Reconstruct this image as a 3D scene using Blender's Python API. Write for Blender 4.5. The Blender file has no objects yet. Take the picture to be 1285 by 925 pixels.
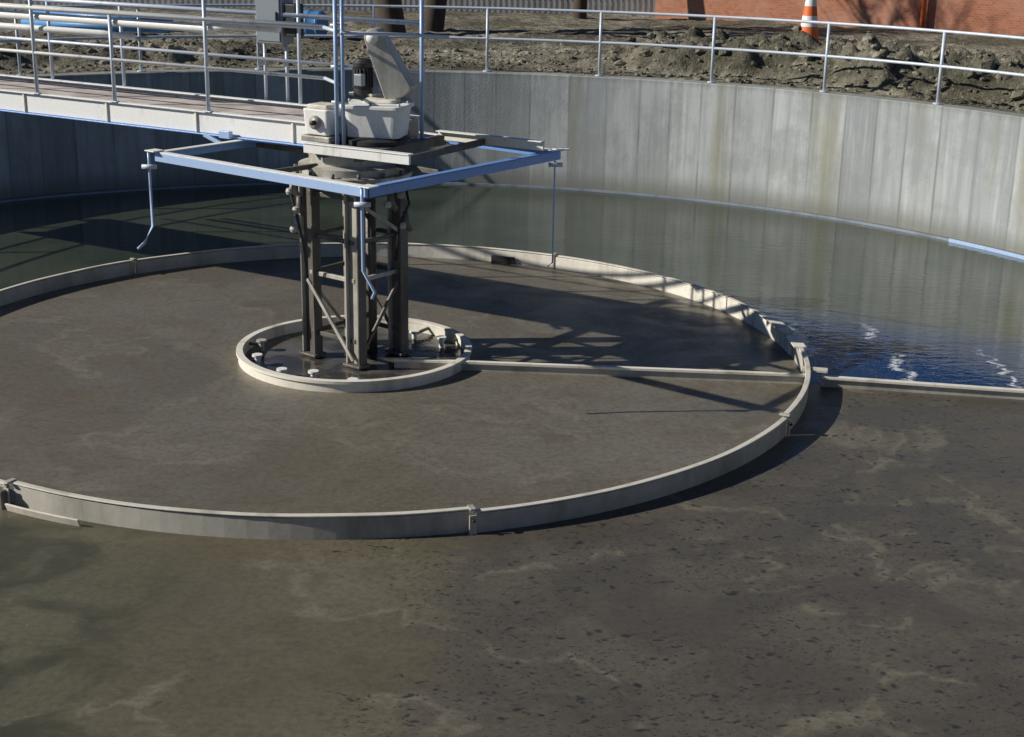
import bpy, math, random
import numpy as np
from mathutils import Vector, Matrix, noise
random.seed(4)
sc=bpy.context.scene
SUN_EL=29.5; SH=Vector((1.0,0.10,0)).normalized()

# ------------------------------------------------------------------ nodes
class NT:
    def __init__(s,name):
        s.m=bpy.data.materials.new(name); s.m.use_nodes=True
        s.t=s.m.node_tree; s.t.nodes.clear()
        s.out=s.t.nodes.new('ShaderNodeOutputMaterial')
    def n(s,t,**k):
        nd=s.t.nodes.new(t)
        for a,b in k.items(): setattr(nd,a,b)
        return nd
    def l(s,a,b): s.t.links.new(a,b)
    def setin(s,sock,v):
        if isinstance(v,bpy.types.NodeSocket): s.l(v,sock)
        elif isinstance(v,(tuple,list)) and len(v)==3 and sock.type=='RGBA': sock.default_value=(*v,1)
        else: sock.default_value=v
    def pos(s): return s.n('ShaderNodeTexCoord').outputs['Object']
    def gpos(s): return s.n('ShaderNodeNewGeometry').outputs['Position']
    def uv(s): return s.n('ShaderNodeUVMap').outputs[0]
    def scale(s,v,sc_,loc=(0,0,0),rot=(0,0,0)):
        m=s.n('ShaderNodeMapping'); s.l(v,m.inputs[0]); m.inputs['Scale'].default_value=sc_; m.inputs['Location'].default_value=loc; m.inputs['Rotation'].default_value=rot
        return m.outputs[0]
    def noise(s,v,scale,detail=4,rough=.55,dist=0):
        m=s.n('ShaderNodeTexNoise'); s.l(v,m.inputs['Vector']); m.inputs['Scale'].default_value=scale
        m.inputs['Detail'].default_value=detail; m.inputs['Roughness'].default_value=rough; m.inputs['Distortion'].default_value=dist
        return m.outputs['Fac']
    def noisec(s,v,scale,detail=3):
        m=s.n('ShaderNodeTexNoise'); s.l(v,m.inputs['Vector']); m.inputs['Scale'].default_value=scale; m.inputs['Detail'].default_value=detail
        sb=s.n('ShaderNodeVectorMath',operation='SUBTRACT'); s.l(m.outputs['Color'],sb.inputs[0]); sb.inputs[1].default_value=(.5,.5,.5)
        return sb.outputs[0]
    def voro(s,v,scale,feature='F1',out='Distance',rnd=1):
        m=s.n('ShaderNodeTexVoronoi',feature=feature); s.l(v,m.inputs['Vector']); m.inputs['Scale'].default_value=scale; m.inputs['Randomness'].default_value=rnd
        return m.outputs[out]
    def ramp(s,f,a,b,ca=0.,cb=1.):
        m=s.n('ShaderNodeMapRange'); m.interpolation_type='SMOOTHSTEP'; s.l(f,m.inputs['Value'])
        m.inputs['From Min'].default_value=a; m.inputs['From Max'].default_value=b; m.inputs['To Min'].default_value=ca; m.inputs['To Max'].default_value=cb
        return m.outputs[0]
    def math(s,op,a,b=None,c=None):
        m=s.n('ShaderNodeMath',operation=op); s.setin(m.inputs[0],a)
        if b is not None: s.setin(m.inputs[1],b)
        if c is not None: s.setin(m.inputs[2],c)
        return m.outputs[0]
    def vadd(s,a,b,k):
        sc1=s.n('ShaderNodeVectorMath',operation='SCALE'); s.l(b,sc1.inputs[0]); sc1.inputs['Scale'].default_value=k
        m=s.n('ShaderNodeVectorMath',operation='ADD'); s.l(a,m.inputs[0]); s.l(sc1.outputs[0],m.inputs[1]); return m.outputs[0]
    def sep(s,v):
        m=s.n('ShaderNodeSeparateXYZ'); s.l(v,m.inputs[0]); return m.outputs
    def mix(s,f,a,b,bt='MIX'):
        m=s.n('ShaderNodeMix',data_type='RGBA',blend_type=bt); s.setin(m.inputs[0],f); s.setin(m.inputs[6],a); s.setin(m.inputs[7],b); return m.outputs[2]
    def bump(s,h,st,d=.02,nrm=None):
        m=s.n('ShaderNodeBump'); s.l(h,m.inputs['Height']); m.inputs['Strength'].default_value=st; m.inputs['Distance'].default_value=d
        if nrm is not None: s.l(nrm,m.inputs['Normal'])
        return m.outputs[0]
    def pbr(s,col,rough=.6,metal=0.,nrm=None,spec=.5,ior=None):
        p=s.n('ShaderNodeBsdfPrincipled'); s.setin(p.inputs['Base Color'],col); s.setin(p.inputs['Roughness'],rough); s.setin(p.inputs['Metallic'],metal)
        s.setin(p.inputs['Specular IOR Level'],spec)
        if ior: p.inputs['IOR'].default_value=ior
        if nrm is not None: s.l(nrm,p.inputs['Normal'])
        return p.outputs[0]
    def fin(s,sh): s.l(sh,s.out.inputs[0]); return s.m

def painted(name,col,dirt=(.12,.10,.07),amt=.5,rough=.5,metal=0.,scale=5,streak=True):
    t=NT(name); p=t.gpos()
    f=t.noise(t.scale(p,(1,1,.35) if streak else (1,1,1)),scale,5,.65)
    f=t.ramp(f,.62-.22*amt,.78,0,.85)
    g=t.noise(p,scale*9,3,.6)
    c=t.mix(f,col,dirt); c=t.mix(t.ramp(g,.3,.7,0,.22),c,tuple(x*.55 for x in col))
    return t.fin(t.pbr(c,t.ramp(g,.2,.8,rough-.1,min(1,rough+.2)),metal,t.bump(g,.25,.004)))

M={}
M['white']=painted('white_paint',(.84,.84,.81),(.40,.36,.28),.35)
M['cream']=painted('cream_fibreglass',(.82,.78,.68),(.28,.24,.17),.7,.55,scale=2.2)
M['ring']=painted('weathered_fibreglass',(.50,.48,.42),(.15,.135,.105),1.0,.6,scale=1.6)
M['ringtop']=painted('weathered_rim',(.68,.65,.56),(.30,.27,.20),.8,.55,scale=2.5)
M['galv']=painted('galvanised_steel',(.60,.66,.74),(.30,.30,.30),.25,.4,.1,7)
M['lip']=painted('dull_weir_steel',(.26,.31,.38),(.10,.11,.11),.9,.5,.1,2)
M['bluegrey']=painted('pale_blue_steel',(.40,.54,.80),(.22,.27,.36),.3,.35,.1,6)
M['bluepaint']=painted('blue_painted_steel',(.17,.33,.70),(.20,.25,.32),.3,.35,.05,6)
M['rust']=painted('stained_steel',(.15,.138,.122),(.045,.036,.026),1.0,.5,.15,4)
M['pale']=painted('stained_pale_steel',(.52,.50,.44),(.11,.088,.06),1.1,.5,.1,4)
M['dark']=painted('dark_cast_iron',(.035,.036,.038),(.02,.018,.015),.6,.5,.3,6)
M['blue']=painted('blue_plastic',(.08,.28,.62),(.12,.16,.2),.4,.4,0,6)
M['orange']=painted('orange_plastic',(.80,.17,.04),(.30,.12,.06),.3,.5,0,8)
M['cabinet']=painted('grey_cabinet_paint',(.24,.27,.30),(.15,.15,.14),.3,.4,.1,5)
M['wood']=painted('weathered_fence_wood',(.70,.68,.64),(.36,.33,.28),.7,.8,0,3)
M['bark']=painted('tree_bark',(.075,.055,.04),(.02,.018,.014),.9,.9,0,6)

def concrete():
    t=NT('streaked_tank_concrete'); uv=t.uv(); x,y,z=t.sep(uv)
    xw=t.math('ADD',x,t.math('MULTIPLY',t.math('SINE',t.math('MULTIPLY',x,1.7)),.08))
    xs=t.math('DIVIDE',xw,.60)
    pn=t.math('FLOOR',xs)
    wn=t.n('ShaderNodeTexWhiteNoise',noise_dimensions='1D'); t.l(pn,wn.inputs['W'])
    fr=t.math('FRACT',xs)
    edge=t.math('MINIMUM',fr,t.math('SUBTRACT',1.,fr))
    joint=t.math('MULTIPLY',t.ramp(edge,.008,.045,1,0),t.ramp(t.noise(t.scale(uv,(.9,.5,1)),1.3,3),.4,.6,.35,1))
    base=t.mix(wn.outputs['Value'],(.30,.325,.335),(.50,.525,.525))
    st=t.noise(t.scale(uv,(8,.45,1)),1,5,.65)
    base=t.mix(t.ramp(st,.40,.66,0,.42),base,(.20,.22,.225))
    st2=t.noise(t.scale(uv,(15,.6,1),(7,0,0)),1,4,.6)
    base=t.mix(t.ramp(st2,.5,.72,0,.35),base,(.62,.64,.63))
    st3=t.noise(t.scale(uv,(1.15,.08,1),(3.3,0,0)),1,3,.5)
    base=t.mix(t.ramp(st3,.56,.66,0,.65),base,(.25,.245,.13))
    bl=t.noise(t.scale(uv,(1,.7,1)),1.3,6,.72); base=t.mix(t.ramp(bl,.42,.62,0,.5),base,(.25,.265,.265))
    base=t.mix(t.math('MULTIPLY',joint,.6),base,(.14,.15,.145))
    topd=t.ramp(t.math('ADD',y,t.math('MULTIPLY',st,.25)),1.95,2.08,0,.4)
    base=t.mix(topd,base,(.16,.16,.13))
    wet=t.ramp(t.math('ADD',y,t.math('MULTIPLY',bl,.4)),.22,.62,.7,0)
    base=t.mix(wet,base,(.15,.155,.13))
    nr=t.bump(t.noise(uv,30,3,.6),.35,.01)
    return t.fin(t.pbr(base,.85,0,nr,.3))
M['concrete']=concrete()

def dirt():
    t=NT('muddy_ground'); p=t.gpos()
    a=t.noise(p,.35,4,.6); b=t.noise(p,2.6,6,.72); c=t.noise(p,16,3,.7)
    col=t.mix(t.ramp(a,.38,.60),(.13,.118,.085),(.33,.30,.235))
    col=t.mix(t.ramp(b,.42,.60,0,.8),col,(.055,.055,.036))
    col=t.mix(t.ramp(c,.52,.68,0,.7),col,(.38,.355,.29))
    at=t.n('ShaderNodeAttribute',attribute_name='bank'); 
    col=t.mix(t.math('MULTIPLY',at.outputs['Fac'],t.ramp(b,.35,.6,.95,.25)),col,(.042,.042,.026))
    return t.fin(t.pbr(col,.95,0,t.bump(b,1,.14),.2))
M['dirt']=dirt()

def scum(t,p,inner):
    w=t.vadd(p,t.noisec(p,.45,2),2.6)
    big=t.noise(w,.40,4,.55)
    w2=t.vadd(p,t.noisec(p,1.1,3),1.5)
    sw=t.noise(t.scale(w2,(1,1.5,1)),1.1,5,.60)
    fine=t.noise(p,18,4,.75)
    mid=t.noise(t.scale(p,(1,1.4,1)),5,4,.7)
    band=t.math('ABSOLUTE',t.math('SUBTRACT',big,.5))
    brk=t.ramp(sw,.42,.58,0,1)
    if inner:
        col=t.mix(t.ramp(big,.38,.62),(.142,.125,.094),(.185,.168,.134))
        col=t.mix(t.ramp(sw,.44,.68,0,.45),col,(.115,.094,.064))
        col=t.mix(t.math('MULTIPLY',t.math('MULTIPLY',t.ramp(band,.0,.03,1,0),brk),.35),col,(.28,.26,.21))
        # foam collecting round the feedwell
        x,y,z=t.sep(p)
        rd=t.math('SQRT',t.math('ADD',t.math('MULTIPLY',x,x),t.math('MULTIPLY',y,y)))
        fm=t.math('MULTIPLY',t.ramp(t.math('ADD',rd,t.math('MULTIPLY',t.math('SUBTRACT',mid,.5),.5)),1.27,1.45,1,0),.6)
        col=t.mix(fm,col,(.19,.165,.11))
    else:
        x,y,z=t.sep(p)
        jx=t.math('ADD',x,t.math('MULTIPLY',t.math('SUBTRACT',sw,.5),2.2))
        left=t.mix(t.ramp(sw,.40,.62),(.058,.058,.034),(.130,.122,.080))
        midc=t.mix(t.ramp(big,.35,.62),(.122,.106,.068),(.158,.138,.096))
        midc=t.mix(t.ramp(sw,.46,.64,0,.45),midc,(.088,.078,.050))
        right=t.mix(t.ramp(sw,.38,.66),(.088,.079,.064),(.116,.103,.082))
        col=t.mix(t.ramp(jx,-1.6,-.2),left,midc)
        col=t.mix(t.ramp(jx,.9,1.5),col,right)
        col=t.mix(t.math('MULTIPLY',t.math('MULTIPLY',t.ramp(band,.0,.022,1,0),brk),.45),col,(.25,.23,.165))
        pv=t.scale(t.vadd(p,t.noisec(p,5,2),.22),(1,1.8,1),rot=(0,0,.5))
        fl=t.voro(pv,7.5)
        cl=t.noise(p,.8,4,.7); sel=t.noise(p,6,2,.6)
        reg=t.math('ADD',cl,t.ramp(x,-1.0,2.0,-.20,.09))
        m=t.math('MULTIPLY',t.ramp(fl,.14,.32,1,0),t.math('MULTIPLY',t.ramp(sel,.43,.53),t.ramp(reg,.43,.55)))
        fl2=t.voro(t.scale(pv,(1,1,1),(3,5,0)),17)
        m2=t.math('MULTIPLY',t.ramp(fl2,.12,.32,.85,0),t.ramp(reg,.47,.57))
        col=t.mix(t.math('MULTIPLY',t.math('MAXIMUM',m,m2),.9),col,(.020,.022,.026))
    col=t.mix(t.ramp(mid,.50,.68,0,.28),col,(.07,.060,.042))
    col=t.mix(t.ramp(fine,.42,.62,0,.38),col,(.062,.055,.041))
    sp=t.voro(p,22); col=t.mix(t.math('MULTIPLY',t.ramp(sp,.03,.085,1,0),t.ramp(sw,.49,.60,0,.8)),col,(.50,.48,.41))
    rg=t.ramp(sw,.3,.7,.28,.50) 
    nr=t.bump(mid,.12,.03)
    return t.pbr(col,rg,0,nr,.32)
def inner_water():
    t=NT('sludge_blanket_water'); return t.fin(scum(t,t.pos(),True))
def outer_water():
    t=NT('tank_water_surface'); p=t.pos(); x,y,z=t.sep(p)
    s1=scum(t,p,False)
    n1=t.noise(t.scale(p,(1,1.7,1)),5.0,3,.55,.3)
    nr=t.bump(n1,.13,.03)
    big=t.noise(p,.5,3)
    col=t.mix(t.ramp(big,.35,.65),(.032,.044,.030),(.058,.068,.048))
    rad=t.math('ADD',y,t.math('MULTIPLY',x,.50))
    col=t.mix(t.math('MULTIPLY',t.ramp(x,3.3,4.4),t.ramp(t.math('ADD',rad,t.math('MULTIPLY',big,.8)),4.6,5.8,1,0)),col,(.003,.026,.095))  # blue sky reflection in the bridge shadow, painted into the base colour
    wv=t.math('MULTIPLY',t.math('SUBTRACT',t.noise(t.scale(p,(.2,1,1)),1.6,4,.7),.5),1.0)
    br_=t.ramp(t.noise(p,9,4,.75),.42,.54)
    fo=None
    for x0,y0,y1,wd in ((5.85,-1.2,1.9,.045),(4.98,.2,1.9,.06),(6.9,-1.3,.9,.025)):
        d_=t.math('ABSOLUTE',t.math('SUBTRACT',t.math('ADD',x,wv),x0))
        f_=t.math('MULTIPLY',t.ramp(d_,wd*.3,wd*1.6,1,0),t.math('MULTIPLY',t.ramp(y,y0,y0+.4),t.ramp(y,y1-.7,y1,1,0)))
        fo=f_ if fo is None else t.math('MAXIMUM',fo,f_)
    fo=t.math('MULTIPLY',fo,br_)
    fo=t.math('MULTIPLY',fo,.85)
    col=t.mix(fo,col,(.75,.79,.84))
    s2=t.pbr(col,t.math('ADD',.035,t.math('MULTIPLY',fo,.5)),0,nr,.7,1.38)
    d=t.math('ADD',t.math('ADD',y,t.math('MULTIPLY',x,.10)),.12)
    d=t.math('ADD',d,t.math('MULTIPLY',t.ramp(x,-1,-5,0,1),t.math('SUBTRACT',big,.5)))
    mk=t.ramp(d,-.06,.0,0,1)
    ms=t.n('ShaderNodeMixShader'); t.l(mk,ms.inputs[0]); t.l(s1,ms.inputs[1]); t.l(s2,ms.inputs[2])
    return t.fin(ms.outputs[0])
def well_water():
    t=NT('feedwell_water'); p=t.pos()
    c=t.mix(t.ramp(t.noise(p,2.2,4,.6,.5),.4,.6),(.045,.043,.04),(.12,.11,.095))
    return t.fin(t.pbr(c,.15,0,t.bump(t.noise(p,6,3),.25,.03),.5,1.33))
def brick():
    t=NT('red_brick'); p=t.uv()
    b=t.n('ShaderNodeTexBrick'); t.l(p,b.inputs['Vector']); b.inputs['Scale'].default_value=4.4
    b.inputs['Color1'].default_value=(.46,.19,.11,1); b.inputs['Color2'].default_value=(.36,.135,.08,1); b.inputs['Mortar'].default_value=(.42,.31,.24,1)
    b.inputs['Mortar Size'].default_value=.012
    c=t.mix(t.ramp(t.noise(p,1.1,5,.6),.4,.7,0,.55),b.outputs['Color'],(.52,.31,.22))
    return t.fin(t.pbr(c,.9,0,None,.2))
def grating():
    t=NT('deck_planking'); p=t.pos()
    c=t.mix(t.ramp(t.noise(p,3,4,.6),.35,.65),(.42,.36,.32),(.60,.54,.49))
    return t.fin(t.pbr(c,.8,0,None,.3))
M['inner']=inner_water(); M['outer']=outer_water(); M['well']=well_water(); M['brick']=brick(); M['deck']=grating()

# ------------------------------------------------------------------ mesh helpers
def link(o): sc.collection.objects.link(o); return o
def empty(name,loc=(0,0,0)):
    o=bpy.data.objects.new(name,None); o.location=loc; o.empty_display_size=.2; return link(o)
def mesh(name,vs,fs,mat,parent=None,smooth=False,uvs=None):
    me=bpy.data.meshes.new(name); me.from_pydata([tuple(v) for v in vs],[],fs); me.update()
    if uvs:
        ul=me.uv_layers.new(name='UVMap')
        for poly in me.polygons:
            for li,vi in zip(poly.loop_indices,poly.vertices): ul.data[li].uv=uvs[vi]
    if smooth:
        for p in me.polygons: p.use_smooth=True
    o=bpy.data.objects.new(name,me); me.materials.append(mat)
    if parent is not None: o.parent=parent
    return link(o)
def bev(o,w=.008,seg=2):
    m=o.modifiers.new('bevel','BEVEL'); m.width=w; m.segments=seg; m.limit_method='ANGLE'; m.angle_limit=math.radians(50); return o
def box(name,c,s,mat,parent=None,rz=0,b=.008):
    hx,hy,hz=[q/2 for q in s]
    vs=[(x,y,z) for x in(-hx,hx) for y in(-hy,hy) for z in(-hz,hz)]
    fs=[(0,1,3,2),(4,6,7,5),(0,4,5,1),(2,3,7,6),(0,2,6,4),(1,5,7,3)]
    o=mesh(name,vs,fs,mat,parent); o.location=c; o.rotation_euler=(0,0,rz)
    if b: bev(o,min(b,min(s)*.3))
    return o
def beam(name,a,b,w,h,mat,parent=None,bv=.004,ext=0):
    a=Vector(a);b=Vector(b);d=(b-a);L=d.length+2*ext;u=d.normalized()
    ref=Vector((0,0,1)) if abs(u.z)<.95 else Vector((math.cos(.66),-math.sin(.66),0))
    v=ref.cross(u).normalized(); ww=u.cross(v).normalized()
    R=Matrix((u,v,ww)).transposed().to_4x4()
    o=box(name,(0,0,0),(L,w,h),mat,parent,0,bv); o.matrix_local=Matrix.Translation((a+b)/2)@R; return o
def tube(name,pts,r,mat,parent=None,n=10):
    pts=[Vector(p) for p in pts]; vs=[];fs=[]
    for i,p in enumerate(pts):
        if i==0:d=pts[1]-p
        elif i==len(pts)-1:d=p-pts[i-1]
        else:d=(pts[i+1]-p).normalized()+(p-pts[i-1]).normalized()
        d.normalize(); ref=Vector((0,0,1)) if abs(d.z)<.9 else Vector((1,0,0))
        a=d.cross(ref).normalized(); b=d.cross(a)
        rr=r[i] if isinstance(r,(list,tuple)) else r
        for k in range(n):
            t=2*math.pi*k/n; vs.append(p+(a*math.cos(t)+b*math.sin(t))*rr)
    for i in range(len(pts)-1):
        for k in range(n):
            fs.append((i*n+k,i*n+(k+1)%n,(i+1)*n+(k+1)%n,(i+1)*n+k))
    fs.append(tuple(range(n))[::-1]); fs.append(tuple((len(pts)-1)*n+k for k in range(n)))
    return mesh(name,vs,fs,mat,parent,True)
def lathe(name,prof,mat,parent=None,n=48,loc=(0,0,0),smooth=True,a0=0,a1=2*math.pi):
    vs=[];fs=[];full=abs(a1-a0-2*math.pi)<1e-6; m=len(prof); N=n if full else n+1
    for i in range(N):
        t=a0+(a1-a0)*i/n
        for r,z in prof: vs.append((r*math.cos(t),r*math.sin(t),z))
    for i in range(n):
        j=(i+1)%N
        for k in range(m-1): fs.append((i*m+k,j*m+k,j*m+k+1,i*m+k+1))
    o=mesh(name,vs,fs,mat,parent,smooth); o.location=loc
    if smooth:
        e=o.modifiers.new('split','EDGE_SPLIT'); e.split_angle=math.radians(35)
    return o

# ------------------------------------------------------------------ tank wall + ground
R=10.61
def ztop(az):
    a=abs(math.degrees(az)); t=min(max((a-105)/50,0),1); t=t*t*(3-2*t); return 1.94-.95*t
def pol(az,r): return (r*math.sin(az),r*math.cos(az))
vs=[];fs=[];uvs=[]
N=360
for i in range(N+1):
    az=math.radians(-180+360*i/N); zt=ztop(az)
    for r,z,v in ((R,-1.2,-1.2),(R,zt-.015,zt-.015),(R+.015,zt,zt),(R+.30,zt,zt+.3),(R+.30,zt-.5,zt+.8)):
        x,y=pol(az,r); vs.append((x,y,z)); uvs.append((az*R+40,v))
for i in range(N):
    for k in range(4): fs.append((i*5+k,i*5+k+1,(i+1)*5+k+1,(i+1)*5+k))
wall=mesh('concrete_tank_wall',vs,fs,M['concrete'],None,False,uvs)
lathe('launder_lip',[(10.42,-.2),(10.42,.035),(10.455,.035),(10.455,-.2)],M['lip'],wall,220)
lathe('launder_floor',[(10.455,.008),(10.60,.010)],M['rust'],wall,220)
for i,(a,b) in enumerate(((14,22),(22.3,30),(30.3,38))):
    lathe(f'weir_plate_{i+1}',[(10.385,-.1),(10.385,.05),(10.41,.05),(10.41,-.1)],M['bluegrey'],wall,16,(0,0,0),True,math.radians(a),math.radians(b))

def fbm(x,y,z,s,o=5):
    return noise.fractal(Vector((x*s,y*s,z)),.8,2.1,o)
def sm(t): t=min(max(t,0),1); return t*t*(3-2*t)
def gheight(x,y):
    r=math.hypot(x,y); az=math.atan2(x,y); base=ztop(az)
    d=r-R-.3
    azd=math.degrees(az)
    k=min(max(d/.5,0),1)
    h=base+k*fbm(x,y,1.,1.3)*.05
    am=sm((azd-12+4*fbm(x,y,3,.6,3))/8)*sm((100-azd)/20)
    am2=sm((-azd-8)/10)*sm((80+azd)/20)*.5
    a=max(am,am2)
    edge=d-.75-.6*fbm(x,y,7.,.6,4)
    rise=sm(edge/.8)
    fall=sm((d-2.6)/1.8)
    clump=abs(fbm(x,y,2,1.9,6))
    h+=a*(.40*rise*(1-.9*fall)+.34*rise*(1-fall)*clump)
    bank=a*min(1,4*rise*(1-rise)+.45*rise*(1-fall))
    h+=sm((d-1)/3)*(.05*fbm(x,y,5,.35)+.05*fbm(x,y,9,3.1))
    h+=sm((d-30)/80)*1.2
    if abs(azd)>105: h=min(h,base+.02)
    return h,min(1,bank)
angs=[]
a=-180.
while a<180: 
    angs.append(a); a+= .45 if -62<=a<62 else 4
rads=[10.91+.10*i for i in range(85)]
while rads[-1]<700: rads.append(rads[-1]+max(.2,(rads[-1]-18)*.14))
vs=[];fs=[];bk=[]
for a in angs:
    az=math.radians(a)
    for j,r in enumerate(rads):
        x,y=pol(az,r); h,b=gheight(x,y)
        if j==0: h=ztop(az)-.01
        vs.append((x,y,h)); bk.append(b)
m=len(rads)
for i in range(len(angs)):
    ii=(i+1)%len(angs)
    for j in range(m-1): fs.append((i*m+j,i*m+j+1,ii*m+j+1,ii*m+j))
ground=mesh('ground',vs,fs,M['dirt'],None,True)
at=ground.data.attributes.new('bank','FLOAT','POINT')
at.data.foreach_set('value',bk)

vs=[];fs=[]
def clod(x,y,z,s):
    n0=len(vs); t=(1+5**.5)/2
    ico=[(-1,t,0),(1,t,0),(-1,-t,0),(1,-t,0),(0,-1,t),(0,1,t),(0,-1,-t),(0,1,-t),(t,0,-1),(t,0,1),(-t,0,-1),(-t,0,1)]
    f=[(0,11,5),(0,5,1),(0,1,7),(0,7,10),(0,10,11),(1,5,9),(5,11,4),(11,10,2),(10,7,6),(7,1,8),(3,9,4),(3,4,2),(3,2,6),(3,6,8),(3,8,9),(4,9,5),(2,4,11),(6,2,10),(8,6,7),(9,8,1)]
    rz=random.random()*6.28; c,s_=math.cos(rz),math.sin(rz); q=[random.uniform(.6,1.2) for _ in range(3)]
    for p in ico:
        j=random.uniform(.7,1.2)*s/1.9
        X,Y,Z=p[0]*j*q[0],p[1]*j*q[1],p[2]*j*q[2]*.7
        vs.append((x+X*c-Y*s_,y+X*s_+Y*c,z+Z))
    fs.extend([tuple(n0+i for i in g) for g in f])
for _ in range(2600):
    az=math.radians(random.uniform(-50,62)); r=R+.45+abs(random.gauss(0,1))*2.6
    x,y=pol(az,r); h,b=gheight(x,y)
    s=random.uniform(.02,.06)+ (random.random()**4)*.14*(.3+b)
    clod(x,y,h,s)
mesh('dirt_clods',vs,fs,M['dirt'])

# ------------------------------------------------------------------ water
def disc(name,r0,r1,z,mat,n=128):
    vs=[];fs=[]
    if r0==0:
        vs=[(r1*math.cos(2*math.pi*i/n),r1*math.sin(2*math.pi*i/n),0) for i in range(n)]; fs=[tuple(range(n))]
    else:
        for i in range(n):
            t=2*math.pi*i/n
            vs+= [(r0*math.cos(t),r0*math.sin(t),0),(r1*math.cos(t),r1*math.sin(t),0)]
        for i in range(n): j=(i+1)%n; fs.append((2*i,2*i+1,2*j+1,2*j))
    o=mesh(name,vs,fs,mat); o.location.z=z; return o
RR=4.78; ri=1.22
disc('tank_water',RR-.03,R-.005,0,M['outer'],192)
disc('sludge_water',ri-.03,RR-.031,.004,M['inner'],128)
disc('feedwell_water',0,ri-.031,.0,M['well'],64)

# ------------------------------------------------------------------ big ring baffle
baffle=empty('ring_baffle')
def arcseg(name,r0,r1,z0,z1,a0,a1,mat,parent,tilt=0,n=None):
    n=n or max(2,int(abs(a1-a0)/2)); vs=[];fs=[]
    for i in range(n+1):
        t=math.radians(a0+(a1-a0)*i/n); c,s=math.cos(t),math.sin(t)
        wob=.006*noise.noise(Vector((c*6,s*6,3)))
        for r,z in ((r0,z0),(r1,z0),(r1+tilt,z1+wob),(r0+tilt,z1+wob)): vs.append((r*c,r*s,z))
    for i in range(n):
        for k in range(4):
            fs.append((i*4+k,(i+1)*4+k,(i+1)*4+(k+1)%4,i*4+(k+1)%4))
    fs.append((0,1,2,3)); fs.append((n*4+3,n*4+2,n*4+1,n*4))
    o=mesh(name,vs,fs,mat,parent); bev(o,.006); return o
joints=[-118.6,-73,-28,4,26,62,98,133,170,203,241.4]
for i in range(len(joints)-1):
    a0,a1=joints[i]+.25,joints[i+1]-.25
    zz=.172+random.uniform(-.010,.010); off=random.uniform(-.018,.018)
    sunny = (a0>-5 and a1<100)  # sun-facing panels and rims get lighter cream: sunlight put into their colour
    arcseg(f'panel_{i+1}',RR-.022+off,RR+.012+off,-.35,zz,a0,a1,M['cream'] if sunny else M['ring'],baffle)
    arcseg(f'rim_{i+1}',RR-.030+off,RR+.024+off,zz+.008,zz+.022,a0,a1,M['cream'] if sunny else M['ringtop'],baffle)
for i,j in enumerate(joints[:-1]):
    t=math.radians(j); c,s=math.cos(t),math.sin(t)
    box(f'splice_plate_{i+1}',((RR+.045)*c,(RR+.045)*s,.06),(.014,.06,.20),M['ring'],baffle,t)
    box(f'clip_{i+1}',((RR-.0)*c,(RR-.0)*s,.205),(.10,.05,.018),M['pale'],baffle,t)
    tube(f'bolt_{i+1}',[((RR+.05)*c,(RR+.05)*s,.12),((RR+.075)*c,(RR+.075)*s,.12)],.011,M['dark'],baffle)
    tube(f'stay_{i+1}',[((RR+.05)*c,(RR+.05)*s,.0),((RR+.06)*c,(RR+.06)*s,-.3)],.02,M['dark'],baffle)
for i,(j,w_) in enumerate(((11,9),(2,5))):
    arcseg(f'cap_plate_{i+1}',RR-.08,RR+.06,.197,.218,j-w_/2,j+w_/2,M['cream'],baffle,-.01)
arcseg('loose_board',RR+.05,RR+.075,-.06,.065,-118.0,-109.5,M['cream'],baffle,.05)
t=math.radians(-119.3)
box('gap_bracket',((RR+.06)*math.cos(t),(RR+.06)*math.sin(t),.07),(.10,.14,.16),M['rust'],baffle,t,.01)
t=math.radians(71); 
box('sluice_slot',((RR-.045)*math.cos(t),(RR-.045)*math.sin(t),.05),(.03,.34,.10),M['dark'],baffle,t,.004)

# ------------------------------------------------------------------ feedwell ring
well=empty('feedwell_ring')
lathe('wall',[(ri-.03,-.3),(ri-.03,.11),(ri+.015,.11),(ri+.015,-.3)],M['cream'],well,96)
lathe('rim',[(ri-.035,.096),(ri-.035,.125),(ri+.035,.125),(ri+.035,.096)],M['cream'],well,96)
for i,a in enumerate((200,228,250,275,25,52,170,100)):
    t=math.radians(a); rr=ri-.17-.05*(i%3); x,y=rr*math.cos(t),rr*math.sin(t)
    lathe(f'bracket_cup_{i+1}',[(0.001,.12),(.055,.12),(.055,.10),(.028,.09),(.028,-.2)],M['white'] if i<6 else M['pale'],well,16,(x,y,-.03 if i%2 else .0))
    beam(f'bracket_arm_{i+1}',(x,y,.05),((ri-.03)*math.cos(t),(ri-.03)*math.sin(t),.07),.03,.03,M['rust'],well)

pipe=empty('scum_beam')
beam('inner_span',(.45,-.36,.09),(4.74,-.69,.10),.055,.03,M['cream'],pipe)
beam('inner_web',(.45,-.36,.03),(4.74,-.69,.03),.015,.09,M['ring'],pipe)
beam('outer_span',(4.86,-.74,.10),(10.35,-1.62,.07),.065,.03,M['cream'],pipe)
beam('outer_web',(4.86,-.74,.0),(10.35,-1.62,.0),.015,.15,M['ring'],pipe)
beam('baffle_bracket',(4.66,-.685,.17),(4.92,-.745,.17),.10,.03,M['ringtop'],pipe)

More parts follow.
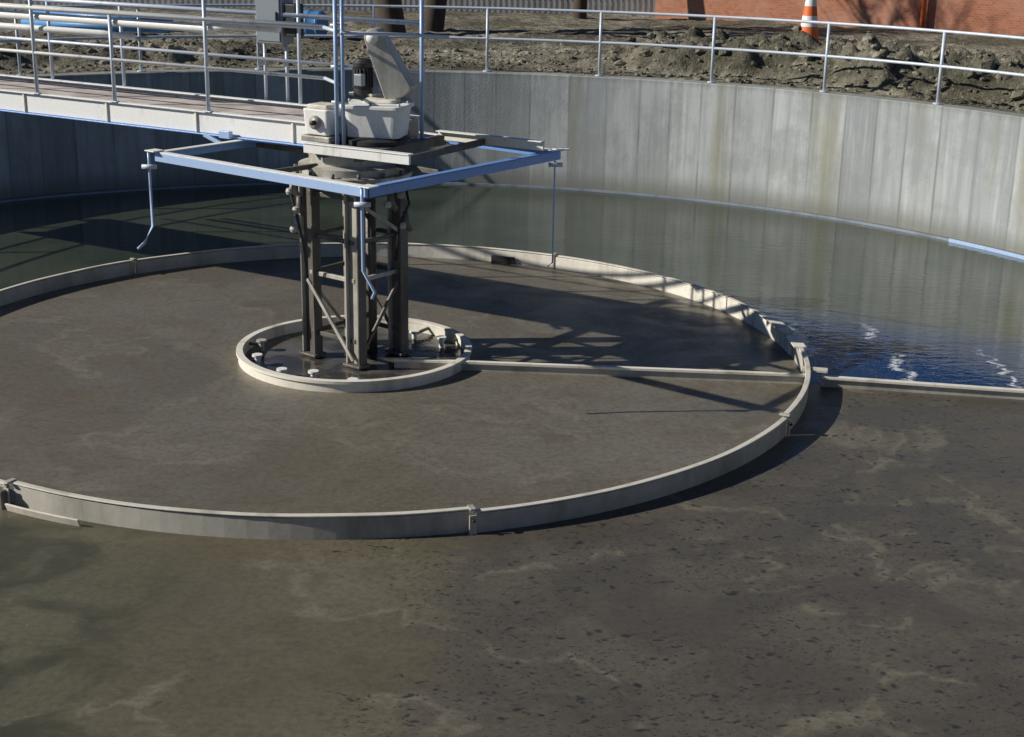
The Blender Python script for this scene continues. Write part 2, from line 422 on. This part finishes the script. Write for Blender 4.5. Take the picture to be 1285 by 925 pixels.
# ------------------------------------------------------------------ drive tower
tower=empty('drive_tower')
ra=math.radians(-37.5)
ca,sa=math.cos(ra),math.sin(ra)
TY=.08
def rot(a,b): return (a*ca-b*sa, a*sa+b*ca+TY)
def rv(a,b): return (a*ca-b*sa, a*sa+b*ca)
hw=.325
corners=[rot(-hw,-hw),rot(hw,-hw),rot(hw,hw),rot(-hw,hw)]
for i,(x,y) in enumerate(corners):
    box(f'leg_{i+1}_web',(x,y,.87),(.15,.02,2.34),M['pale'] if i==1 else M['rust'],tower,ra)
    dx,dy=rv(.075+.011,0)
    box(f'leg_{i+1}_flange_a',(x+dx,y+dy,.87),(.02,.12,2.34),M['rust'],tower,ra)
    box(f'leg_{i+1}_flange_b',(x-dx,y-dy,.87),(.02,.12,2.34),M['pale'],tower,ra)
    box(f'leg_{i+1}_foot',(x,y,.03),(.24,.18,.03),M['rust'],tower,ra)
for lv,z in enumerate((.28,.93,1.33,1.78)):
    for i in range(4):
        a=corners[i];b=corners[(i+1)%4]
        if lv==0 and i in (1,): continue
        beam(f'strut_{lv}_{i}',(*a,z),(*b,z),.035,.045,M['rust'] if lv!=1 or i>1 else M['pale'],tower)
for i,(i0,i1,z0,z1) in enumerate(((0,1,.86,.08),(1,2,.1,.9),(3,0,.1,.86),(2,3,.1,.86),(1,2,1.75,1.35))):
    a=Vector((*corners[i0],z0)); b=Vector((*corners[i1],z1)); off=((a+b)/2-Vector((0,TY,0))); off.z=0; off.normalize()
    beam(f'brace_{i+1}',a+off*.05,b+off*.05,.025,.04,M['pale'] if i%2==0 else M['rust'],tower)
tube('drive_shaft',[(0,.05,-.3),(0,.05,2.0)],.075,M['dark'],tower,16)
tube('drop_pipe',[(.16,.24,-.3),(.16,.24,1.95)],.06,M['rust'],tower,14)
lathe('bearing_collar',[(.001,1.96),(.60,1.96),(.62,1.98),(.62,2.02),(.55,2.03),(.55,2.10),(.44,2.12),(.44,2.24),(.001,2.24)],M['pale'],tower,48)
for i in range(14):
    t=2*math.pi*i/14
    tube(f'collar_bolt_{i+1}',[(.585*math.cos(t),.585*math.sin(t),2.02),(.585*math.cos(t),.585*math.sin(t),2.07)],.02,M['rust'],tower,6)
for i,(x,y,z) in enumerate(((-.60,-.1,1.83),(-.52,-.22,1.66),(.54,-.05,1.80),(.42,-.25,1.74),(-.56,-.16,1.45),(.56,-.12,1.5))):
    tube(f'fitting_{i+1}',[(x,y,z+.12),(x,y,z),(x+.06,y-.02,z-.08)],[.03,.042,.025],M['rust'] if i%2 else M['pale'],tower,10)
    lathe(f'fitting_knob_{i+1}',[(.001,.04),(.035,.03),(.045,0),(.035,-.03),(.001,-.04)],M['pale'],tower,12,(x-.03,y-.03,z-.02))
tube('hose',[(-.58,-.1,1.95),(-.62,-.15,1.8),(-.55,-.2,1.55),(-.50,-.2,1.3),(-.47,-.12,.9)],.014,M['dark'],tower,8)
tube('hose_b',[(.55,-.05,1.9),(.60,-.12,1.7),(.50,-.18,1.5),(.46,-.1,1.1)],.014,M['dark'],tower,8)

# ------------------------------------------------------------------ square skimmer frame
fr=empty('skimmer_frame')
FZ=2.14; FC=Vector((.08,.17)); fh=1.49
fa=math.radians(-37.3); fca,fsa=math.cos(fa),math.sin(fa)
def F(a,b,z): return Vector((FC.x+a*fca-b*fsa,FC.y+a*fsa+b*fca,z))
fc=[F(-fh,-fh,FZ),F(fh,-fh,FZ),F(fh,fh,FZ),F(-fh,fh,FZ)]
for i in range(4):
    a,b=fc[i],fc[(i+1)%4]
    inw=(Vector((FC.x,FC.y,FZ))-(a+b)/2).normalized(); e=(b-a).normalized()
    beam(f'side_{i+1}_web',a+e*.01,b-e*.01,.012,.085,M['bluegrey'] if i==0 else M['bluepaint'],fr,.002)
    beam(f'side_{i+1}_flange',a+inw*.035+Vector((0,0,.049))+e*.08,b+inw*.035+Vector((0,0,.049))-e*.08,.08,.010,M['bluepaint'] if i==1 else M['white'],fr,.002)
for i in range(4):
    p=fc[i]
    box(f'corner_plate_{i+1}',(p.x,p.y,FZ+.064),(.14,.14,.012),M['white'],fr,fa)
rl_=[.72,.72,1.06]
for i,p in enumerate(fc[:3]):
    kick=Vector((.12,-.02,-.22)) if i==1 else Vector((-.10,-.03,-.20)) if i==0 else Vector((.0,0,-.12))
    q=p+Vector((-.06,0,-rl_[i]))
    tube(f'rod_{i+1}',[p+Vector((-.06,0,.06)),p+Vector((-.06,0,-.08)),q,q+kick*.9,q+kick*1.1+Vector((-.05,0,-.02))],.015 if i<2 else .009,M['bluegrey'],fr,8)
    tube(f'rod_clamp_{i+1}',[p+Vector((-.13,-.02,-.10)),p+Vector((.02,-.02,-.10))],.024,M['galv'],fr,8)
for i,(a,b) in enumerate(((-fh,-.1),(fh,-.1),(-.1,fh),(-.1,-fh))):
    q=F(a*.985,b*.985,FZ-.03); c=F(a*.35,b*.35,FZ-.03)
    beam(f'spoke_{i+1}',c,q,.035,.05,M['rust'],fr)

# ------------------------------------------------------------------ walkway bridge
br=empty('walkway_bridge')
u=Vector((.864,-.503,0)); nv=Vector((.503,.864,0))
def B(s,t,z): return u*s+nv*t+Vector((0,0,z))
brz=math.atan2(u.y,u.x)
T0,T1=.06,1.16; ZB,ZT=2.21,2.45
S0=-10.95; S1=.05
def bbeam(name,s0,s1,t,z,w,h,mat,p=br,bv=.004): return beam(name,B(s0,t,z),B(s1,t,z),w,h,mat,p,bv)
bbeam('front_girder_web',S0,S1,T0,(ZB+ZT)/2,.016,ZT-ZB-.02,M['white'])
bbeam('front_girder_top_flange',S0,S1,T0,ZT,.09,.014,M['white'])
bbeam('front_girder_bottom_flange',S0,S1,T0,ZB,.11,.014,M['bluepaint'])
bbeam('back_girder_web',S0,S1,T1,(ZB+ZT)/2,.016,ZT-ZB-.02,M['white'])
bbeam('back_girder_top_flange',S0,S1,T1,ZT,.09,.014,M['white'])
bbeam('back_girder_bottom_flange',S0,S1,T1,ZB,.11,.014,M['bluegrey'])
for k in range(8):
    s=S0+.7+k*1.35
    beam(f'web_stiffener_{k+1}',B(s,T0-.022,ZB+.01),B(s,T0-.022,ZT-.01),.012,.028,M['cream'],br,.002)
k=0; s=S0
while s<S1-.1:
    e_=min(s+1.195,S1)
    mesh(f'deck_panel_{k+1}',[B(s,T0+.047,ZT-.02),B(e_,T0+.047,ZT-.02),B(e_,T1-.047,ZT-.02),B(s,T1-.047,ZT-.02)]+[B(s,T0+.047,ZT-.05),B(e_,T0+.047,ZT-.05),B(e_,T1-.047,ZT-.05),B(s,T1-.047,ZT-.05)],[(0,1,2,3),(7,6,5,4),(0,4,5,1),(2,6,7,3),(1,5,6,2),(3,7,4,0)],M['deck'],br)
    s+=1.2; k+=1
for i in range(10):
    s=S0+.5+i*1.08
    beam(f'cross_member_{i+1}',B(s,T0+.01,ZT-.12),B(s,T1-.01,ZT-.12),.06,.10,M['rust'],br)
beam('girder_bracket',B(-1.75,T0-.08,ZB+.03),B(-1.60,T0-.08,ZB+.03),.06,.08,M['bluegrey'],br)
beam('girder_brace',B(-2.0,T0-.06,ZB+.0),B(-1.7,T0-.06,ZB-.10),.04,.04,M['bluegrey'],br)
fp=[-9.6,-8.35,-7.1,-5.85,-4.6,-3.35,-1.95]
HT=3.44
for i,s in enumerate(fp):
    tube(f'front_post_{i+1}',[B(s,T0-.03,ZT),B(s,T0-.03,HT+.35 if i in(4,6) else HT)],.022,M['galv'],br)
    box(f'front_post_foot_{i+1}',B(s,T0-.03,ZT+.012),(.10,.06,.012),M['galv'],br,brz)
for i,s in enumerate([-9.3,-8,-6.8,-5.6,-4.35,-3.0,-1.6]):
    tube(f'back_post_{i+1}',[B(s,T1+.03,ZT),B(s,T1+.03,HT+.3 if i in(5,6) else HT)],.022,M['galv'],br)
for k,(z,r,mt) in enumerate(((HT,.028,'white'),(2.93,.02,'white'))):
    tube(f'front_rail_{k+1}',[B(S0,T0-.03,z),B(-.35,T0-.03,z)],r,M[mt],br)
    tube(f'back_rail_{k+1}',[B(S0,T1+.03,z),B(.1,T1+.03,z)],r,M['galv'],br)
tube('conduit_1',[B(S0,T0+.05,HT-.10),B(-2.0,T0+.05,HT-.10),B(-1.7,T0+.05,HT-.05),B(-1.0,T0+.05,HT-.05)],.048,M['white'],br)
tube('conduit_2',[B(S0,T0+.06,HT-.24),B(-3.6,T0+.06,HT-.24),B(-3.3,T0+.3,HT-.28)],.038,M['white'],br)
tube('conduit_3',[B(S0,T1-.04,HT-.10),B(-1.3,T1-.04,HT-.10)],.035,M['white'],br)

# drive platform
pl=empty('drive_platform')
beam('front_channel',B(-.18,-.55,2.30),B(1.10,-.55,2.30),.03,.09,M['white'],pl)
beam('front_channel_lip',B(-.18,-.53,2.352),B(1.10,-.53,2.352),.09,.012,M['white'],pl)
beam('back_channel',B(.35,1.10,2.28),B(1.65,1.10,2.28),.03,.09,M['cream'],pl)
beam('back_channel_lip',B(.35,1.08,2.332),B(1.65,1.08,2.332),.09,.012,M['white'],pl)
beam('side_channel',B(-.16,-.5,2.28),B(-.16,.0,2.28),.03,.09,M['cream'],pl)
beam('side_channel_far',B(.95,-.50,2.27),B(.95,1.06,2.27),.03,.07,M['rust'],pl)
beam('support_beam',B(-.0,-.52,2.26),B(-.0,1.0,2.26),.08,.09,M['rust'],pl)
beam('support_beam_b',B(.45,-.52,2.26),B(.45,1.0,2.26),.08,.09,M['rust'],pl)
mesh('plate',[B(-.24,-.30,2.312),B(.55,-.30,2.312),B(.55,.6,2.312),B(-.24,.6,2.312)],[(0,1,2,3)],M['rust'],pl)
for k,x in enumerate((-.02,.045)):
    tube(f'front_post_{k+1}',[(x-.09,-.30,2.32),(x-.09,-.30,3.9)],.021,M['bluegrey'],pl)
tube('corner_post',[(.70,.35,2.2),(.70,.35,4.0)],.022,M['bluegrey'],pl)
tube('platform_rail',[(-.06,-.32,3.43),(.4,.0,3.40),(.98,.30,3.36)],.018,M['galv'],pl)
for k,z in enumerate((2.75,3.1,3.5)):
    tube(f'post_tie_{k+1}',[(-.16,-.30,z),(.01,-.30,z)],.016,M['galv'],pl)
tube('side_rail',[B(-.35,T0-.03,2.93),(-.09,-.30,2.93)],.018,M['galv'],pl)
tube('side_rail_top',[B(-.35,T0-.03,HT),(-.09,-.30,HT)],.02,M['galv'],pl)

# drive unit
dr=empty('gear_drive_unit')
gx,gy=.27,-.02
def rbox(name,cx,cy,z0,z1,w0,d0,w1,d1,cr0,mat,rz,parent):
    vs=[];K=6
    for z,w,d in ((z0,w0,d0),(z1,w1,d1)):
        for q,(sx,sy) in enumerate(((1,1),(-1,1),(-1,-1),(1,-1))):
            for k in range(K+1):
                a=math.pi/2*(q+k/K)
                vs.append(((w/2-cr0)*sx+cr0*math.cos(a),(d/2-cr0)*sy+cr0*math.sin(a),z))
    n=4*(K+1)
    fs=[tuple(range(n))[::-1],tuple(range(n,2*n))]+[(i,(i+1)%n,(i+1)%n+n,i+n) for i in range(n)]
    o=mesh(name,vs,fs,mat,parent); o.location=(cx,cy,0); o.rotation_euler=(0,0,rz); bev(o,.01); return o
gz=brz*.35
rbox('gear_casing',gx,gy,2.385,2.67,.56,.44,.62,.50,.09,M['white'],gz,dr)
rbox('gear_casing_lid',gx,gy,2.672,2.715,.68,.56,.68,.56,.10,M['white'],gz,dr)
rbox('lid_cover',gx+.04,gy+.08,2.717,2.75,.36,.28,.34,.26,.06,M['cream'],gz,dr)
lathe('casing_base',[(.001,2.32),(.34,2.32),(.34,2.36),(.27,2.383),(.001,2.383)],M['dark'],dr,40,(gx,gy,0))
for i,(ax_,ay_) in enumerate(((-.29,-.23),(.0,-.25),(.29,-.23),(.31,.05),(-.31,.05))):
    x_=gx+ax_*math.cos(gz)-ay_*math.sin(gz); y_=gy+ax_*math.sin(gz)+ay_*math.cos(gz)
    tube(f'casing_bolt_{i+1}',[(x_,y_,2.71),(x_,y_,2.74)],.014,M['pale'],dr,8)
rbox('reducer_housing',-.27,-.05,2.40,2.66,.30,.28,.33,.31,.04,M['white'],brz,dr)
box('reducer_base',(-.27,-.05,2.36),(.36,.32,.06),M['pale'],dr,brz,.01)
box('reducer_lid',(-.27,-.05,2.682),(.25,.24,.04),M['cream'],dr,brz,.01)
tube('reducer_side_cover',[(-.33,-.17,2.53),(-.35,-.21,2.53)],.07,M['pale'],dr,20)
tube('reducer_shaft_stub',[(-.35,-.21,2.53),(-.37,-.25,2.53)],.025,M['dark'],dr,12)
box('junction_block',(-.05,-.10,2.50),(.10,.18,.18),M['pale'],dr,brz,.02)
p0=Vector((.25,.12,3.36)); p1=Vector((.50,.10,2.82)); r0,r1=.09,.15
ax=(p1-p0).normalized(); side=Vector((-ax.z,0,ax.x)).normalized(); th=Vector((.05,.20,0))
prof=[]
for k in range(13):
    t=math.pi*k/12; prof.append(p0-ax*math.sin(t)*r0+side*math.cos(t)*r0)
for k in range(9):
    t=math.pi*k/8; prof.append(p1+ax*math.sin(t)*r1*.4-side*math.cos(t)*r1)
n=len(prof); vs=[p-th*.5 for p in prof]+[p+th*.5 for p in prof]
fs=[tuple(range(n)),tuple(range(2*n-1,n-1,-1))]+[(i,i+n,(i+1)%n+n,(i+1)%n) for i in range(n)]
bev(mesh('chain_guard',vs,fs,M['pale'],dr),.012)
tube('guard_hub',[p0-th*.5-Vector((.0,.06,0)),p0-th*.5],.06,M['white'],dr,20)
mx,my=.10,.24
lathe('motor_body',[(.001,2.75),(.10,2.75),(.10,2.82),(.09,2.83),(.09,3.04),(.10,3.05),(.10,3.09),(.07,3.13),(.001,3.14)],M['dark'],dr,28,(mx,my,0))
for i in range(18):
    t=2*math.pi*i/18
    beam(f'motor_fin_{i+1}',(mx+.10*math.cos(t),my+.10*math.sin(t),2.84),(mx+.10*math.cos(t),my+.10*math.sin(t),3.04),.008,.02,M['dark'],dr,0)
box('motor_terminal_box',(mx-.02,my-.14,2.93),(.10,.07,.12),M['cabinet'],dr,brz,.01)
box('motor_mount',(mx+.03,my+.06,2.77),(.30,.22,.03),M['pale'],dr,brz,.005)

cb=empty('control_cabinet')
cp=B(-2.0,T1+.10,0)
box('cabinet_body',(cp.x,cp.y,3.42),(.38,.22,.62),M['cabinet'],cb,brz,.012)
box('cabinet_door',(cp.x-nv.x*.117,cp.y-nv.y*.117,3.42),(.33,.012,.56),M['cabinet'],cb,brz,.006)
box('door_handle',(cp.x+u.x*.13-nv.x*.13,cp.y+u.y*.13-nv.y*.13,3.42),(.02,.025,.10),M['dark'],cb,brz,.004)
box('side_switch',(cp.x+u.x*.29,cp.y+u.y*.29,3.38),(.14,.16,.36),M['dark'],cb,brz,.01)
for k in(-1,1): tube(f'cabinet_leg_{k+2}',[(cp.x+u.x*.16*k,cp.y+u.y*.16*k,2.45),(cp.x+u.x*.16*k,cp.y+u.y*.16*k,3.12)],.02,M['galv'],cb)

# ------------------------------------------------------------------ guard railing round tank
gr=empty('guard_railing')
rr=10.77
azs=[6.2+10.5*k for k in range(-10,10)]
for i,a in enumerate(azs):
    az=math.radians(a); x,y=pol(az,rr); z=ztop(az)
    tube(f'post_{i+1}',[(x,y,z-.02),(x,y,z+1.07)],.026,M['galv'],gr)
    lathe(f'post_flange_{i+1}',[(.001,.02),(.07,.02),(.07,0)],M['galv'],gr,14,(x,y,z+.001))
for k,h in enumerate((1.07,.56)):
    pts=[]
    a=azs[0]
    while a<=azs[-1]+.01:
        az=math.radians(a); x,y=pol(az,rr); pts.append((x,y,ztop(az)+h)); a+=2.625
    tube(f'rail_{k+1}',pts,.024,M['galv'],gr)

# ------------------------------------------------------------------ background
def wallmesh(name,x0,y0,x1,y1,z0,z1,th,mat):
    d=Vector((x1-x0,y1-y0,0)); L=d.length; d.normalize(); n=Vector((-d.y,d.x,0))*th
    a=Vector((x0,y0,0));b=Vector((x1,y1,0))
    P=[a,b,b+n,a+n]; vs=[];uvs=[]
    for z in(z0,z1):
        for k,p in enumerate(P):
            vs.append((p.x,p.y,z)); uvs.append(((0,L,L,0)[k],z+(.1 if k>1 and z==z1 else 0)))
    return mesh(name,vs,[(0,1,5,4),(1,2,6,5),(2,3,7,6),(3,0,4,7),(4,5,6,7)],mat,None,False,uvs)
bw=empty('brick_wall')
A0=Vector((5.4,25.6,0)); A1=Vector((24,15.0,0)); dd=(A1-A0).normalized(); nn=Vector((-dd.y,dd.x,0))
o=wallmesh('wall_face',A0.x,A0.y,A1.x,A1.y,1.4,5.0,.35,M['brick']); o.parent=bw
o=wallmesh('coping',A0.x-nn.x*.06,A0.y-nn.y*.06,A1.x-nn.x*.06,A1.y-nn.y*.06,5.0,5.12,.47,M['concrete']); o.parent=bw
tube('wall_pipe',[A0-nn*.22+Vector((1,0,2.75-.1)),A1-nn*.22+Vector((0,0,2.75))],.045,M['galv'],bw)
p=A0+(A1-A0)*.34-nn*.12
tube('downpipe',[(p.x,p.y,1.9),(p.x,p.y,5.0)],.06,M['orange'],bw,12)
pf=empty('picket_fence')
def fy(x): return 26.3+.06*x
x=-12.
vs=[];fs=[]
while x<5.4:
    y=fy(x); w_=.135; zt=3.7+random.uniform(-.03,.03); tl=random.uniform(-.006,.006)
    n0=len(vs)
    for yy in(y,y+.025):
        vs+=[(x,yy,1.7),(x+w_,yy,1.7),(x+w_+tl,yy,zt),(x+w_/2+tl,yy,zt+.07),(x+tl,yy,zt)]
    fs+=[(n0,n0+1,n0+2,n0+3,n0+4),(n0+9,n0+8,n0+7,n0+6,n0+5)]+[(n0+i,n0+5+i,n0+5+(i+1)%5,n0+(i+1)%5) for i in range(5)]
    x+=.155
mesh('pickets',vs,fs,M['wood'],pf)
for z in(2.3,3.3): beam(f'fence_rail_{int(z*10)}',(-12,fy(-12)+.06,z),(5.4,fy(5.4)+.06,z),.05,.09,M['wood'],pf)

tc=empty('traffic_cone'); cx,cy=7.85,16.6; cz=gheight(cx,cy)[0]
box('cone_base',(cx,cy,cz+.03),(.56,.56,.06),M['orange'],tc,.3,.02)
def cr(h): return .235-.13*h
for k,(h0,h1,mt) in enumerate(((.06,.40,'orange'),(.40,.62,'white'),(.62,.82,'orange'),(.82,.98,'white'),(.98,1.2,'orange'))):
    prof=[(cr(h0),h0),(cr(h1),h1)]
    if k==4: prof.append((.001,h1))
    lathe(f'cone_band_{k+1}',prof,M[mt],tc,28,(cx,cy,cz))
bd=empty('blue_drum'); dx,dy=-2.78,16.6; dz=gheight(dx,dy)[0]+.31
o=lathe('drum_shell',[(.001,-.40),(.20,-.40),(.27,-.37),(.29,-.33),(.27,-.30),(.285,-.12),(.30,-.10),(.285,-.08),(.285,.08),(.30,.10),(.285,.12),(.27,.30),(.29,.33),(.27,.37),(.20,.40),(.001,.40)],M['blue'],bd,36,(dx,dy,dz)); o.rotation_euler=(0,math.radians(90),math.radians(-20))
bp=empty('blue_pipe')
for k,(x0,y0,x1,y1,dz) in enumerate(((-9.0,17.2,-5.6,16.1,.12),(-8.7,17.5,-5.4,16.5,.12),(-8.8,17.35,-5.6,16.3,.28))):
    z=2.02+dz
    tube(f'length_{k+1}',[(x0,y0,z),(x1,y1,z)],.09,M['blue'],bp,16)
def tree(name,x,y,h,seed,r=.22):
    rnd=random.Random(seed); e=empty(name,(x,y,gheight(x,y)[0]-.1)); segs=[]
    def br_(p,d,L,r,lv):
        pts=[p];rs=[r]
        n=5
        for i in range(n):
            d=(d+Vector((rnd.uniform(-.16,.16),rnd.uniform(-.16,.16),rnd.uniform(0,.08)))).normalized()
            p=p+d*L/n; pts.append(p); rs.append(r*(1-.5*(i+1)/n))
            if lv<3 and i>=(2 if lv==0 else 1):
                for _ in range(2):
                    dd=(d+Vector((rnd.uniform(-1,1),rnd.uniform(-1,1),rnd.uniform(-.1,.6)))).normalized()
                    br_(p,dd,L*rnd.uniform(.45,.7),rs[-1]*.55,lv+1)
        segs.append((pts,rs))
    br_(Vector((0,0,0)),Vector((0,0,1)),h*.55,r,0)
    vs=[];fs=[]
    for pts,rs in segs:
        n=8 if rs[0]>.05 else 4; n0=len(vs)
        for i,p in enumerate(pts):
            d=(pts[min(i+1,len(pts)-1)]-pts[max(i-1,0)]).normalized(); ref=Vector((0,1,0)) if abs(d.y)<.8 else Vector((1,0,0))
            a=d.cross(ref).normalized();b=d.cross(a)
            for k in range(n): t=2*math.pi*k/n; vs.append(p+(a*math.cos(t)+b*math.sin(t))*rs[i])
        for i in range(len(pts)-1):
            for k in range(n): fs.append((n0+i*n+k,n0+i*n+(k+1)%n,n0+(i+1)*n+(k+1)%n,n0+(i+1)*n+k))
    mesh('trunk_and_branches',vs,fs,M['bark'],e,True)
tree('bare_tree',-1.15,18.6,8,1,.34)
tree('bare_tree',-.35,19.6,8,2,.30)
tree('bare_tree',3.3,24.5,9,5,.2)

# ------------------------------------------------------------------ world, sun, camera
w=bpy.data.worlds.new('World'); sc.world=w; w.use_nodes=True
nt=w.node_tree; bg=nt.nodes['Background']; sk=nt.nodes.new('ShaderNodeTexSky'); sk.sky_type='NISHITA'; sk.sun_disc=False
sk.sun_elevation=math.radians(SUN_EL); sd=-SH; sk.sun_rotation=math.atan2(sd.x,sd.y)%(2*math.pi)
sk.dust_density=.1; sk.air_density=.8; sk.ozone_density=5.0; sk.altitude=1500
nt.links.new(sk.outputs[0],bg.inputs[0]); bg.inputs[1].default_value=.052
L=bpy.data.lights.new('sun','SUN'); L.energy=5.0; L.angle=math.radians(.5); L.color=(1,.945,.85)
lo=link(bpy.data.objects.new('sun',L))
e=math.radians(SUN_EL); dv=Vector((SH.x*math.cos(e),SH.y*math.cos(e),-math.sin(e)))
lo.rotation_euler=dv.to_track_quat('-Z','Y').to_euler(); lo.location=(-20,-2,15)

cam=bpy.data.cameras.new('camera'); co=link(bpy.data.objects.new('camera',cam)); sc.camera=co
cam.sensor_width=36; cam.lens=1823.07/1285*36; cam.clip_end=2000; cam.clip_start=.05
pit,rl=.3043,.0177
Rm=Matrix.Rotation(math.pi/2-pit,4,'X')
co.matrix_world=Matrix.Translation((1.6895,-14.9348,4.5906))@Rm@Matrix.Rotation(rl,4,'Z')
sc.view_settings.view_transform='Standard'; sc.view_settings.look='None'; sc.view_settings.exposure=0
